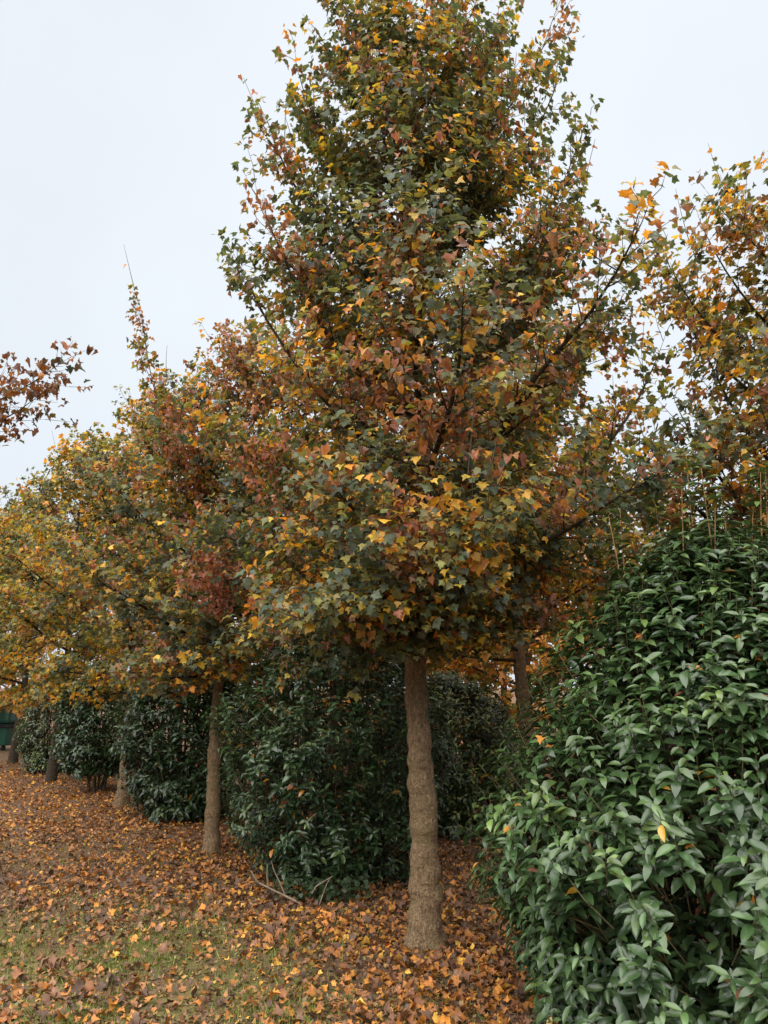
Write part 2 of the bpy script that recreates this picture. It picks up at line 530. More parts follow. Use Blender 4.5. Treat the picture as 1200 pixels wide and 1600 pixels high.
        for q in range(int(L / .05)):                      # short leafy spurs along the limb itself
            u = rg.uniform(.12, 1)
            pt = np.array([np.interp(u, s, path[:, c]) for c in range(3)])
            dd = nrm(rg.normal(0, 1, 3) + UP * .5); tl = rg.uniform(.03, .10)
            twig_q.append((pt, pt + dd * tl * .5, pt + dd * tl))
            add_leaves(pt + dd * tl, dd, nrm(pt - axis(pt[2]) + UP * .1), 3)
        limbs.append(merge(parts))

    ga = 2.39996
    for i in range(n_prim):
        f = i / (n_prim - 1)
        z0 = clear + (H * .93 - clear) * f ** 1.25
        az = i * ga + rg.normal(0, .25) + seed
        e0 = math.radians(2 + 52 * f ** .8) + rg.normal(0, .12)
        cv = math.radians(34 - 8 * f) + rg.normal(0, .12)
        if f < .16: e0 -= low_droop * rg.uniform(.3, 1.2); cv *= .5
        grow_primary(z0, az, e0, cv, 3.2, rg.uniform(.82, 1.10))
    for ex in extra:
        grow_primary(ex['z0'], 0, 0, 0, 9, straight=ex['to'], sub=ex.get('sub', 1.0))
    # leader
    lp = []
    zt2 = np.linspace(H * .9, H, 5)
    lp.append(tube(axis(zt2), np.linspace(.012, .003, 5), 5))
    for q in range(10):
        z0 = H * (.86 + .14 * q / 10)
        grow_secondary(axis(z0), nrm(np.array((math.cos(q * ga), math.sin(q * ga), 1.2))), rg.uniform(.2, .4), lp, .005)
    limbs.append(merge(lp))

    P = np.concatenate(LP); TI = np.concatenate(LT); NO = np.concatenate(LN)
    N = len(P)
    keep = np.ones(N, bool)
    if N > target:
        keep = rg.random(N) < target / N
    P, TI, NO = P[keep] + T.base, TI[keep], NO[keep]; N = len(P)
    # long bare shoots beyond the crown, with a leaf or two
    sh = []
    rel = P - T.base
    outer = np.where((rel[:, 2] > H * .35) & (np.linalg.norm(rel[:, :2], axis=1) > np.interp(rel[:, 2], zs, rs) * .8))[0]
    SPp, STt, SNn = [], [], []
    for i in rg.choice(outer, min(shoots, len(outer)), replace=False):
        p0 = rel[i]; o = nrm(np.array((p0[0], p0[1], 0)))
        d = nrm(o * rg.uniform(.15, .7) + UP + rg.normal(0, .12, 3)); ln = rg.uniform(.2, .6)
        s = np.linspace(0, 1, 5)
        path = p0[None] + ln * (s[:, None] * d + (s ** 2)[:, None] * rg.normal(0, .06, 3))
        sh.append(tube(path, .0042 * (1 - .65 * s), 4))
        for w in range(rg.integers(0, 5)):
            u = rg.uniform(.35, 1)
            SPp.append(path[0] + (path[-1] - path[0]) * u + rg.normal(0, .012, 3)); STt.append(nrm(o * .4 - UP * .6 + rg.normal(0, .4, 3))); SNn.append(nrm(rg.normal(0, .6, 3) + UP))
    if sh: twig_parts += sh
    if SPp:
        P = np.concatenate((P, np.array(SPp) + T.base)); TI = np.concatenate((TI, STt)); NO = np.concatenate((NO, SNn)); N = len(P)
    tq = np.array(twig_q)
    twig_parts.append(multi_tube(tq, np.array((.0032, .0024, .0012)), 3) if key == 'T1' else multi_tube(tq[:, ::2], np.array((.0032, .0014)), 3))
    T.limbs = limbs; T.twigs = merge(twig_parts)

    # autumn colouring: patches by branch, then leaf by leaf
    big = noise3(P + seed * 3.1, .55, 11); mid = noise3(P + seed * 1.7, .16, 12); rnd = rg.normal(0, 1, N)
    w = warm + .50 * big + .50 * mid + .42 * rnd            # how far a leaf has turned
    br = brown - .66 + .66 * noise3(P + seed * 2.3, .42, 13) + .35 * noise3(P + seed, .12, 14) + .33 * rg.normal(0, 1, N)
    tz = np.array(turn, float)                                # how the turning differs up the tree
    w = w + np.interp(P[:, 2], tz[:, 0], tz[:, 1]); br = br + np.interp(P[:, 2], tz[:, 0], tz[:, 2])
    pk = np.full(N, .08)
    for (cp, cr, amt) in clusters:
        ga_ = np.exp(-((P - np.asarray(cp)) ** 2).sum(1) / cr ** 2)
        br += amt * ga_
        if amt > 1: pk += .6 * ga_
    idx = np.digitize(w, (-.30, .12, .55, .86, 1.3) if lime else (-.30, .44, .64, .80, 1.14))          # dgreen, green, olive, lime, yellow, orange
    c0 = PAL[idx].copy(); c1 = PAL[np.clip(idx + (rg.random(N) < .45), 0, 5)].copy()
    isb = br > 0
    bi = np.where(rg.random(N) < .5, 6, 7)
    c0[isb] = PAL[bi[isb]]; c1[isb] = PAL[np.where(rg.random(N) < .8, bi, 5)[isb]]
    val = dark * np.exp(rg.normal(0, .20, N))[:, None]
    c0 *= val; c1 *= val * np.exp(rg.normal(0, .1, (N, 1)))
    hue = 1 + rg.normal(0, .06, (N, 3)); c0 *= hue; c1 *= hue
    pinks = isb & (rg.random(N) < pk); c0[pinks] = PAL[8]; c1[pinks] = PAL[8] * .8
    tpl = rg.integers(0, 3, N); tpl[(idx >= 4) & (rg.random(N) < .4)] = 5
    tpl[isb] = np.where(rg.random(N) < .55, 3, 4)[isb]
    TI[isb] = nrm(TI[isb] * .5 - UP * .7 + rg.normal(0, .3, (isb.sum(), 3)))
    NO[isb] = nrm(NO[isb] + rg.normal(0, .7, (isb.sum(), 3)))
    size = leaf * np.clip(np.exp(rg.normal(0, .22, N)), .55, 1.5)
    size[isb] *= .92
    T.leaves = Leaves(pos=P, tip=TI, nor=NO, size=size, c0=c0, c1=c1, tpl=tpl)
    return T


# ------------------------------------------------------------------ shrubs
def make_shrub(key, base, prof, leaf=.10, shoots=900, seed=0, far=False, yellow=0.0, gap=None, lead=0, stems=9, col=((.022, .046, .016), (.041, .076, .025), (.085, .125, .032))):
    rg = np.random.default_rng(seed)
    S = Tree(); S.key = key; S.far = far
    S.base = np.array((base[0], base[1], float(ground_z(base[0], base[1]))))
    zs, rs = np.array(prof).T; H = zs[-1]
    parts, twigs, leads = [], [], []
    # main stems
    tips = []
    for i in range(stems):
        az = i * 2.4 + rg.normal(0, .3)
        rr = rg.uniform(.04, .16); o = np.array((math.cos(az), math.sin(az), 0))
        zt = H * rg.uniform(.65, .92); rt = np.interp(zt, zs, rs) * rg.uniform(.2, .75)
        s = np.linspace(0, 1, 8)
        path = (o * rr)[None] + (s ** .8)[:, None] * o * (rt - rr) + s[:, None] * UP * zt + np.cumsum(rg.normal(0, .012, (8, 3)), 0)
        path[0] = o * rr - UP * .05
        parts.append(tube(path, .022 * (1 - .7 * s), 7))
        tips.append(path)
    # shoots spread through the outer shell, denser at the surface
    P, D = [], []
    n = 0
    while n < shoots:
        z = rg.uniform(zs[0], H * .99, shoots)
        rmax = np.interp(z, zs, rs)
        acc = rg.random(shoots) < (rmax / rs.max()) * .8 + .2
        az = rg.uniform(0, 2 * np.pi, shoots)
        lump = 1 + .13 * noise3(np.stack((np.cos(az) * 2, np.sin(az) * 2, z * 2.2), 1), 1.0, 30 + seed % 7)
        q = 1 - .5 * rg.random(shoots) ** 1.6
        r = rmax * lump * q
        p = np.stack((r * np.cos(az), r * np.sin(az), z), 1)
        acc &= (rg.random(shoots) < np.where(np.sin(az) > .35, .45, 1.0))
        if gap is not None:
            gp = np.asarray(gap[0]) - S.base
            acc &= (np.linalg.norm((p - gp) / np.asarray(gap[1]), axis=1) > 1)
        P.append(p[acc]); D.append(np.stack((np.cos(az), np.sin(az), np.zeros(shoots)), 1)[acc]); n += acc.sum()
    P = np.concatenate(P)[:shoots]; O = np.concatenate(D)[:shoots]
    zf = P[:, 2:3] / H
    D = nrm(O * (1.0 - .65 * zf) + UP * (.55 + .85 * zf) + rg.normal(0, .28, P.shape))
    ln = rg.uniform(.10, .26, shoots) * (leaf / .10)
    if lead:
        k = np.argsort(-P[:, 2] * .5 - rg.random(shoots) * 1.2)[:lead]
        ln[k] = rg.uniform(.32, .6, lead); D[k] = nrm(D[k] * .3 + UP); P[k] += D[k] * (ln[k] * .35)[:, None]
    LP, LT, LN, LS, YG = [], [], [], [], []
    for i in range(shoots):
        d = D[i]; L = ln[i]; p0 = P[i] - d * L * .6
        s = np.array((0, .5, 1.0))
        bend = rg.normal(0, .05, 3) + UP * .06
        path = p0[None] + L * (s[:, None] * d + (s ** 2)[:, None] * bend)
        back = p0 - d * rg.uniform(.06, .2) - O[i] * .10 - UP * .06
        (leads if L > .27 else twigs).append(np.vstack((back, path)))
        nn = max(2, int(L / (leaf * .30)))
        a = nrm(np.cross(d, rg.normal(0, 1, 3))); b = np.cross(d, a)
        long_ = L > .27
        fresh = rg.random() < (.10 + yellow) or long_
        for w in range(nn):
            u = (w + 1) / nn
            if long_ and u < .6 and rg.random() < .65: continue
            ax = (a, b)[w % 2]
            top = u > .8
            for sg in (-1, 1):
                if rg.random() < .06: continue
                dr = nrm(ax * sg * (1.0 if not top else .8) + d * (.55 + .6 * u) + rg.normal(0, .18, 3) + UP * rg.uniform(-.1, .15))
                LP.append(p0 + L * (u * d + u * u * bend) + dr * .006)
                LT.append(dr); LN.append(nrm(d * .9 + UP * .45 + O[i] * .25 - dr * .25 + rg.normal(0, .2, 3)))
                LS.append(leaf * rg.uniform(.6, 1.22) * (.8 if top and w == nn - 1 else 1)); YG.append(1.0 if fresh and u > .6 else (.35 if u > .85 else 0))
    # inner leaves that close the middle
    ni = int(shoots * 2.2)
    z = rg.uniform(zs[0], H * .9, ni); az = rg.uniform(0, 6.28, ni); r = np.interp(z, zs, rs) * rg.uniform(.3, .88, ni) ** .8
    IP = np.stack((r * np.cos(az), r * np.sin(az), z), 1)
    if gap is not None:
        okm = np.linalg.norm((IP - (np.asarray(gap[0]) - S.base)) / np.asarray(gap[1]), axis=1) > 1
        IP = IP[okm]; ni = len(IP)
    P = np.concatenate((np.array(LP), IP)) + S.base
    TI = np.concatenate((np.array(LT), nrm(rg.normal(0, 1, (ni, 3))))); NO = np.concatenate((np.array(LN), nrm(rg.normal(0, .6, (ni, 3)) + UP)))
    SZ = np.concatenate((np.array(LS), leaf * rg.uniform(.8, 1.2, ni))); YG = np.concatenate((np.array(YG), np.zeros(ni)))
    N = len(P)
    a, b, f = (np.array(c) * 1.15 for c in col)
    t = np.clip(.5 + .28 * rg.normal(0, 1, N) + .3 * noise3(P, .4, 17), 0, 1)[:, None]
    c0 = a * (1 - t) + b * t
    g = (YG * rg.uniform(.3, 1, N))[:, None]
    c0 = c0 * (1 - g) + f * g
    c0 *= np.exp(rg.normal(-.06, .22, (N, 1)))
    old = rg.random(N) < .010; c0[old] = PAL[rg.integers(4, 8, N)][old] * .6
    S.leaves = Leaves(pos=P, tip=TI, nor=NO, size=SZ, c0=c0 * 1.15, c1=c0, tpl=rg.integers(0, 3, N))
    ok = P[:, 2] > .03
    S.leaves = S.leaves.sel(ok)
    S.leads = multi_tube(leads, np.array((.0046, .004, .003, .002)), 5) if leads else None
    S.stems = parts; S.twigs = multi_tube(twigs, np.array((.0042, .0036, .0028, .0018)) * (leaf / .1), 3)
    return S


# ------------------------------------------------------------------ placing: row of maples with shrubs between, rows behind
P1 = ground_at(665, 1480); P2 = ground_at(329, 1332); P3 = ground_at(190, 1260)
V = (P2 - P1)
print('T1', P1, 'T2', P2, 'T3', P3)
PROF1 = [(1.6, .3), (1.85, .9), (2.1, 1.4), (2.5, 1.72), (2.95, 1.85), (3.45, 1.86), (3.95, 1.62), (4.9, 1.2), (5.87, .92), (6.8, .66), (7.45, .36), (7.9, .1)]


def prof(H, R, c=1.7):
    k = [(0, .12), (.05, .5), (.12, .78), (.22, .95), (.33, 1.0), (.47, .92), (.62, .74), (.78, .52), (.90, .32), (1.0, .08)]
    return [(c + (H - c) * a, R * b) for a, b in k]


P4, P5, P6 = P2 + V * 2, P2 + V * 3.02, P2 + V * 4.05
S1 = np.array((1.63, 9.2, 0)); S0 = np.array((4.02, 6.25, 0)); S2 = S1 + V; S3 = S1 + V * 2.0; S4 = S1 + V * 3.0; S5 = S1 + V * 4.0
U1 = np.array((2.35, 13.0, 0)); U0 = np.array((5.75, 9.6, 0)); U2 = U1 + V; U3 = U1 + 2 * V
L1 = np.array((-5.75, 7.3, 0))

trees = []
trees.append((make_tree('T1', P1, 7.4, PROF1, 58, 2.0, (-.010, 0), .118, .049, 60000, 1, warm=.20, brown=.24, shoots=46, dens=1.35, turn=((1.7, -.05, -.22), (2.7, -.06, -.12), (3.3, .16, .06), (4.2, .08, .02), (4.9, -.2, -.12), (6.2, -.2, -.16), (7.2, .1, -.05)), low_droop=.12,
                        extra=[dict(z0=1.9, to=at_depth(a, b, c), sub=.9) for a, b, c in
                               ((590, 900, 4.5), (700, 925, 4.7), (800, 860, 4.9), (520, 850, 4.7), (655, 850, 4.2), (880, 800, 5.2), (420, 820, 5.3), (730, 810, 4.2), (640, 965, 5.1))]
                        + [dict(z0=z, to=at_depth(a, b, c), sub=.32) for z, a, b, c in ((5.6, 862, 35, 5.7), (5.0, 875, 115, 5.5), (4.3, 905, 220, 5.4), (5.2, 465, 110, 5.7), (4.5, 420, 195, 5.5), (4.0, 410, 330, 5.4), (3.3, 385, 435, 5.3), (2.4, 1020, 575, 5.6))],
                        clusters=[(at_depth(640, 640, 4.3), .55, .55), (at_depth(440, 640, 5.2), .5, .5), (at_depth(860, 420, 4.8), .5, .3)]),
              'tall maple with stout lumpy trunk, green and orange crown, nearest tree beside large glossy shrub'))
trees.append((make_tree('T2', P2, 5.75, prof(5.75, 1.9, 1.5), 38, 1.75, (.046, 0), .088, .055, 32000, 2, warm=.16, turn=((1.5, .1, -.15), (2.6, -.12, -.1), (3.6, 0, .1), (5.5, .1, .2)), brown=.25, shoots=20,
                        extra=[dict(z0=3.2, to=at_depth(222, 500, 8.7), sub=.32), dict(z0=1.9, to=at_depth(245, 1035, 7.5), sub=.8), dict(z0=2.1, to=at_depth(335, 900, 7.1), sub=.9)],
                        dens=1.15, clusters=[(at_depth(330, 915, 7.2), .38, 1.6), (at_depth(330, 660, 8.0), .7, .55), (at_depth(250, 780, 8.0), .4, .5)]),
              'maple with slender leaning trunk, russet and green crown, just past dark rounded shrub'))
trees.append((make_tree('T3', P3, 6.15, prof(6.15, 1.95, 1.4), 32, 1.6, (.03, 0), .10, .060, 21000, 3, warm=.26, brown=.02, lime=True, turn=((1.4, .3, 0), (2.6, .0, 0), (9, .1, 0)), shoots=16),
              'third maple of the row, yellow green crown, trunk half hidden behind shrubs'))
trees.append((make_tree('T4', P4, 6.2, prof(6.2, 2.0, 1.3), 30, 1.45, (.02, 0), .10, .072, 14000, 4, warm=.28, brown=-.05, lime=True, turn=((1.2, .35, .1), (2.6, .0, 0), (9, .1, 0)), far=True, shoots=10),
              'fourth maple of the row, yellowing crown above the small far shrubs'))
trees.append((make_tree('S0', S0, 6.5, prof(6.5, 2.2, 1.7), 34, 1.9, (0, 0), .12, .060, 25000, 7, warm=.42, brown=.2, shoots=30, dens=.95,
                        extra=[dict(z0=z, to=at_depth(a, b, c), sub=.6) for z, a, b, c in ((2.2, 1065, 650, 5.7), (2.0, 1120, 720, 5.6), (2.6, 1100, 545, 5.9), (2.3, 1190, 640, 5.3), (3.6, 1045, 415, 6.1), (4.0, 1100, 360, 6.2), (2.1, 1010, 690, 6.3))]),
              'orange and gold maple with open spreading branches behind the large glossy shrub'))
trees.append((make_tree('S1', S1, 6.4, prof(6.4, 1.75, 2.0), 30, 2.0, (.0, 0), .115, .078, 9000, 8, warm=.55, brown=.15, shoots=8,
                        extra=[dict(z0=1.95, to=np.array((.55, 8.6, 2.05)), sub=.3)], low_droop=-.1),
              'maple with dark forked trunk and one low level bough, behind the two front shrubs'))
trees.append((make_tree('L1', L1, 6.0, prof(6.0, 1.9, 1.9), 30, 1.9, (0, 0), .12, .066, 8500, 30, warm=-.1, brown=1.25, dark=.62, shoots=8, dens=.85,
                        extra=[dict(z0=3.8, to=at_depth(88, 572, 7.4), sub=.8), dict(z0=3.5, to=at_depth(52, 625, 7.2), sub=.8)]),
              'withered brown maple reaching in at the edge, across the leaf strewn path from the row'))
# the trees farther back come in three shapes, set down again at other angles
FAR_A = make_tree('T5', P5, 6.2, prof(6.2, 2.1, 1.0), 28, 1.15, (.02, 0), .10, .08, 11000, 5, warm=.3, brown=.05, lime=True, turn=((1.0, .4, .1), (2.6, .0, 0), (9, .1, 0)), far=True, shoots=8)
FAR_B = make_tree('S2', S2, 6.0, prof(6.0, 1.65, 1.6), 24, 1.6, (0, 0), .11, .095, 7500, 10, warm=.6, brown=.2, far=True, shoots=0)
FAR_C = make_tree('U1', U1, 5.9, prof(5.9, 1.95, .5), 26, .9, (0, 0), .11, .088, 8500, 20, warm=.85, brown=.2, far=True, shoots=0)
trees += [(FAR_A, 'far maple beyond the small shrubs with orange low branches over the green container'),
          (FAR_B, 'orange leaved maple in the second row behind the dark rounded shrub'),
          (FAR_C, 'bright orange maple far behind the forked trunk')]
copies = [(FAR_A, P6, 1.3, 'last maple of the row, behind the green container'),
          (FAR_B, S3, 2.1, 'second row maple glimpsed behind the slender leaning trunk'),
          (FAR_B, S4, 4.0, 'second row maple trunk glimpsed above the far shrubs'),
          (FAR_B, S5, 5.2, 'farthest second row maple behind the yellowing row'),
          (FAR_C, U0, 1.1, 'rusty orange maple in the back row behind the gold one'),
          (FAR_C, U2, 2.6, 'back row maple hidden behind the tall nearest maple'),
          (FAR_C, np.array((2.6, 17.2, 0)), 5.6, 'distant golden maple closing the view past the forked trunk'),
          (FAR_C, np.array((.9, 18.8, 0)), .4, 'distant golden maple closing the view past the stout trunk'),
          (FAR_C, np.array((5.4, 16.0, 0)), 3.3, 'distant golden maple far behind the large glossy shrub'),
          (FAR_C, np.array((-12.2, 26.5, 0)), 2.2, 'distant maple far beyond the green container'),
          (FAR_C, U3, 4.4, 'back row maple seen only through gaps behind the dark rounded shrub')]

SHADED_GREENS = ((.015, .032, .012), (.028, .054, .018), (.07, .10, .028))  # evergreen leaf greens darkened, tree shade put into the colour
GREENS_FINE = ((.030, .048, .020), (.050, .078, .028), (.17, .18, .04))
shrubs = []
shrubs.append((make_shrub('A', (1.69, 4.05), [(.05, 1.0), (.4, 1.15), (1.0, 1.20), (1.4, 1.0), (1.75, .79), (2.1, .58), (2.32, .36), (2.46, .12)],
                          .082, 3000, 41, lead=16, gap=(at_depth(1095, 1465, 3.0), (.12, .6, .24))),
               'large glossy evergreen shrub with upright shoots, biggest and nearest, beside the stout trunk'))
shrubs.append((make_shrub('B', (-.45, 7.7), [(.05, .62), (.4, .9), (1.0, 1.08), (1.5, 1.0), (1.95, .72), (2.3, .42), (2.5, .1)], .08, 1350, 42, col=SHADED_GREENS),
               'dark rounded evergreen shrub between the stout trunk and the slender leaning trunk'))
shrubs.append((make_shrub('C', (-2.62, 10.9), [(.05, .6), (.5, .8), (1.2, .84), (1.8, .66), (2.2, .4), (2.4, .1)], .10, 900, 43, col=SHADED_GREENS),
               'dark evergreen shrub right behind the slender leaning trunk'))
shrubs.append((make_shrub('D', (-4.75, 13.6), [(.3, .5), (.6, .66), (1.2, .7), (1.6, .56), (1.95, .3), (2.1, .1)], .10, 520, 44, far=True, col=SHADED_GREENS),
               'far evergreen shrub with bare stem foot, second from the green container'))
shrubs.append((make_shrub('E', (-6.75, 16.6), [(.05, .45), (.5, .58), (1.1, .62), (1.5, .52), (1.75, .3), (1.9, .1)], .085, 520, 45, far=True, yellow=.1, col=GREENS_FINE),
               'small rounded far shrub next to the green container'))
shrubs.append((make_shrub('G', (.78, 10.2), [(.05, .95), (.6, 1.05), (1.1, .95), (1.45, .72), (1.7, .4), (1.85, .1)], .085, 1150, 46, far=True, yellow=.25, col=GREENS_FINE),
               'fine leaved yellow green shrub in the second row, behind the stout trunk'))
shrubs.append((make_shrub('G2', (-1.3, 13.6), [(.05, .8), (.6, .95), (1.3, .9), (1.8, .7), (2.3, .1)], .08, 450, 47, far=True, yellow=.15, col=GREENS_FINE),
               'second row shrub glimpsed between the slender trunk and the dark rounded shrub'))
shrubs.append((make_shrub('G3', (3.2, 8.0), [(.05, .8), (.6, .95), (1.3, .9), (1.8, .6), (2.1, .1)], .09, 300, 48, far=True),
               'second row evergreen shrub hidden behind the large glossy shrub'))

# ------------------------------------------------------------------ fallen leaves
rg = np.random.default_rng(77)
tree_xy = np.array([t.base[:2] for t, _ in trees])


def litter():
    n = 64000
    y = 3.9 + 14.5 * rg.random(n) ** 1.45
    x = rg.uniform(-1, .86, n) * (y * .53 + .45)
    d1 = noise3(np.stack((x, y, 0 * x), 1), .8, 21)
    # denser towards the row and along it, sparse on the mossy path near the camera
    v = V[:2] / np.linalg.norm(V[:2]); nv = np.array((v[1], -v[0]))
    side = (np.stack((x, y), 1) - P1[:2]) @ nv             # <0 : path side of the row
    along = (np.stack((x, y), 1) - P1[:2]) @ v
    den = .26 + .55 * np.exp(-(np.maximum(-side, 0) / 1.0) ** 2) + .35 * np.clip((along - 3.0) / 3, 0, 1) + .22 * d1
    under = np.zeros(n, bool)
    for sx, sy, sr in ((1.69, 4.05, .7), (-.45, 7.7, .45), (-2.62, 10.9, .4), (1.0, 10.2, .6)):
        under |= np.hypot(x - sx, y - sy) < sr
    k = (rg.random(n) < np.clip(den * 1.25, .08, 1)) & ~under
    x, y, side, along = x[k], y[k], side[k], along[k]; N = len(x)
    P = np.stack((x, y, ground_z(x, y) + rg.uniform(.004, .03, N)), 1)
    az = rg.uniform(0, 6.28, N)
    tip = np.stack((np.cos(az), np.sin(az), rg.normal(0, .25, N)), 1)
    nor = nrm(np.stack((rg.normal(0, .42, N), rg.normal(0, .42, N), np.ones(N)), 1))
    fresh = .25 * np.exp(-(side / 1.3) ** 2) + .28 * np.clip((along - 2.5) / 4, 0, 1) + .10 * noise3(P, .7, 22)
    u = rg.random(N)
    litp = np.array([(.10, .058, .038), (.18, .090, .050), (.27, .115, .048), (.37, .145, .038), (.46, .19, .035), (.52, .29, .05)])
    edges = np.stack((.26 - .5 * fresh, .56 - .9 * fresh, .72 - .9 * fresh, .93 - .6 * fresh, .982 - .16 * fresh), 1)
    idx = (u[:, None] > edges).sum(1)
    c0 = litp[idx] * np.exp(rg.normal(0, .2, (N, 1))); c1 = c0 * np.exp(rg.normal(-.05, .2, (N, 1)))
    size = .039 * np.clip(np.exp(rg.normal(0, .36, N)), .4, 2.0)
    tpl = np.where(idx < 3, rg.integers(3, 6, N), rg.choice((1, 2, 3, 3, 5, 5), N))
    lv = Leaves(pos=P, tip=tip, nor=nor, size=size, c0=c0, c1=c1, tpl=tpl)
    return lv, idx


LIT, LIT_IDX = litter()

# crumbled bits of leaf between the whole ones
def crumbs(n=26000):
    y = 4.0 + 7 * rg.random(n) ** 1.5; x = rg.uniform(-1, 1, n) * (y * .52 + .2)
    b = np.stack((x, y, ground_z(x, y) + rg.uniform(.003, .012, n)), 1)
    a1 = rg.uniform(0, 6.28, n); sz = rg.uniform(.006, .022, n)[:, None]
    d1 = np.stack((np.cos(a1), np.sin(a1), rg.normal(0, .5, n)), 1); d2 = np.stack((-np.sin(a1), np.cos(a1), rg.normal(0, .5, n)), 1)
    Vc = np.stack((b - d1 * sz, b + d2 * sz * .7, b + d1 * sz + UP * .006, b - d2 * sz * .6), 1).reshape(-1, 3)
    pal = np.array([(.11, .07, .045), (.19, .115, .07), (.26, .15, .08), (.30, .14, .055), (.15, .14, .05), (.36, .21, .06)])
    cc = pal[rg.integers(0, 6, n)] * np.exp(rg.normal(0, .25, (n, 1)))
    return Vc, np.arange(4 * n).reshape(-1, 4), np.repeat(cc, 4, 0)


# leaves caught on the shrubs
def caught(S, n, seed):
    r = np.random.default_rng(seed)
    lv = S.leaves; top = lv.nor[:, 2] > .5
    px, py, dep = project(lv.pos)
    rim = np.linalg.norm((lv.pos - S.base)[:, :2], axis=1)
    front = top & (dep < project(S.base[None])[2][0] + 2) & (lv.pos[:, 1] < S.base[1]) & (lv.pos[:, 2] > .3) & (px < 1195)
    i = np.where(front)[0]
    w = rim[i] ** 3; i = r.choice(i, n, replace=False, p=w / w.sum())
    az = r.uniform(0, 6.28, n)
    return Leaves(pos=lv.pos[i] + lv.tip[i] * lv.size[i][:, None] * .4 + UP * .008, tip=np.stack((np.cos(az), np.sin(az), r.normal(0, .5, n)), 1),
                  nor=nrm(UP[None] + r.normal(0, .5, (n, 3)) - np.array((0, .6, 0))), size=r.uniform(.04, .065, n),
                  c0=PAL[r.choice((5, 5, 6, 7), n)] * .7, c1=PAL[r.choice((5, 6), n)], tpl=r.choice((0, 3, 3, 5), n))


# ------------------------------------------------------------------ which leaves show singly (largest in view): coarse depth buffer
CELL = 5.0
GW, GH = int(W0 / CELL) + 1, int(H0 / CELL) + 1
zb = np.full((GH, GW), 1e9)


def splat(P, size):
    px, py, dep = project(P)
    for dx in (-.35, 0, .35):
        for dy in (-.35, 0, .35):
            rr = FPX * size / np.maximum(dep, .3)
            i = ((px + dx * rr) / CELL).astype(int); j = ((py + dy * rr) / CELL).astype(int)
            ok = (i >= 0) & (i < GW) & (j >= 0) & (j < GH) & (dep > .3)
            np.minimum.at(zb, (j[ok], i[ok]), dep[ok])


centres = lambda lv: lv.pos + lv.tip * (lv.size * .45)[:, None]
for S, _ in trees + shrubs: splat(centres(S.leaves), S.leaves.size)
splat(centres(LIT), LIT.size)


def largest(lv, n, min_px=10):
    c = centres(lv); px, py, dep = project(c)
    i = (px / CELL).astype(int).clip(0, GW - 1); j = (py / CELL).astype(int).clip(0, GH - 1)
    ins = (px > 4) & (px < W0 - 4) & (py > 4) & (py < H0 - 4) & (dep > .3)
    vis = ins & (dep <= zb[j, i] + .02)
    view = nrm(c - np.array((0, 0, EYE)))
    sz = FPX * lv.size / np.maximum(dep, .3)
    score = sz * np.sqrt(np.abs((lv.nor * view).sum(1)) + .08)
    score[~vis | (sz < min_px)] = 0
    o = np.argsort(-score)[:n]
    return o[score[o] > 0]


_single_cache = {}


def single_mesh(kind, ti, templates, mat):
    k = (kind, ti)
    if k not in _single_cache:
        TV, TF, TE = templates[ti]
        _single_cache[k] = mesh_np(kind, TV, TF, mat)
    return _single_cache[k]


def foliage(root, S, nsingle, templates, mat, mat1, crown_name, leaf_kind, single_t):
    lv = S.leaves
    pick = largest(lv, nsingle) if nsingle else np.array([], int)
    m = np.ones(len(lv), bool); m[pick] = False
    bulk = lv.sel(m)
    Vv, Ff, Cc = bulk.arrays(templates, S.base)
    cr = link(crown_name, mesh_np(crown_name, Vv, Ff, mat, Cc), root, kind='stuff')
    for i in pick:
        o = link('leaf', single_mesh(leaf_kind, int(lv.tpl[i]), single_t, mat1), cr)
        o.matrix_basis = lv.matrix(i, S.base)
        c = (lv.c0[i] + lv.c1[i]) / 2
        o.color = (float(c[0]), float(c[1]), float(c[2]), 1)
    return len(pick), len(Ff)


tot = 0
# ------------------------------------------------------------------ ground
def axis_coords(lo, hi, dense_lo, dense_hi, step):
    a = np.arange(dense_lo, dense_hi + 1e-6, step)
    far1 = dense_hi + np.geomspace(step * 2, hi - dense_hi, 24); far0 = dense_lo - np.geomspace(step * 2, dense_lo - lo, 24)[::-1]
    return np.concatenate((far0, a, far1))


gx = axis_coords(-260, 260, -10, 6, .125); gy = axis_coords(-260, 420, 1.5, 19, .125)
GX, GY = np.meshgrid(gx, gy)
gz = ground_z(GX.ravel(), GY.ravel()).reshape(GX.shape)
Pn = np.stack((GX, GY, 0 * GX), -1)
gz = gz + .006 * noise3(Pn.reshape(-1, 3), .12, 5).reshape(GX.shape) * (np.abs(GX) < 12)
nx, ny = len(gx), len(gy)
ii = (np.arange(ny - 1)[:, None] * nx + np.arange(nx - 1)[None]).ravel()
GF = np.stack((ii, ii + 1, ii + nx + 1, ii + nx), 1)
m, N, L = new_mat('leaf_strewn_soil')
out = N.new('ShaderNodeOutputMaterial'); p = N.new('ShaderNodeBsdfPrincipled'); p.inputs['Roughness'].default_value = .95
p.inputs['Specular IOR Level'].default_value = .15
geo = N.new('ShaderNodeNewGeometry')
n1 = N.new('ShaderNodeTexNoise'); n1.inputs['Scale'].default_value = 26; n1.inputs['Detail'].default_value = 8; n1.inputs['Roughness'].default_value = .7
n2 = N.new('ShaderNodeTexNoise'); n2.inputs['Scale'].default_value = 1.6; n2.inputs['Detail'].default_value = 6
vo = N.new('ShaderNodeTexVoronoi'); vo.inputs['Scale'].default_value = 30; vo.inputs['Randomness'].default_value = 1
for q in (n1, n2, vo): L.new(geo.outputs['Position'], q.inputs['Vector'])
r1 = N.new('ShaderNodeValToRGB'); e = r1.color_ramp.elements
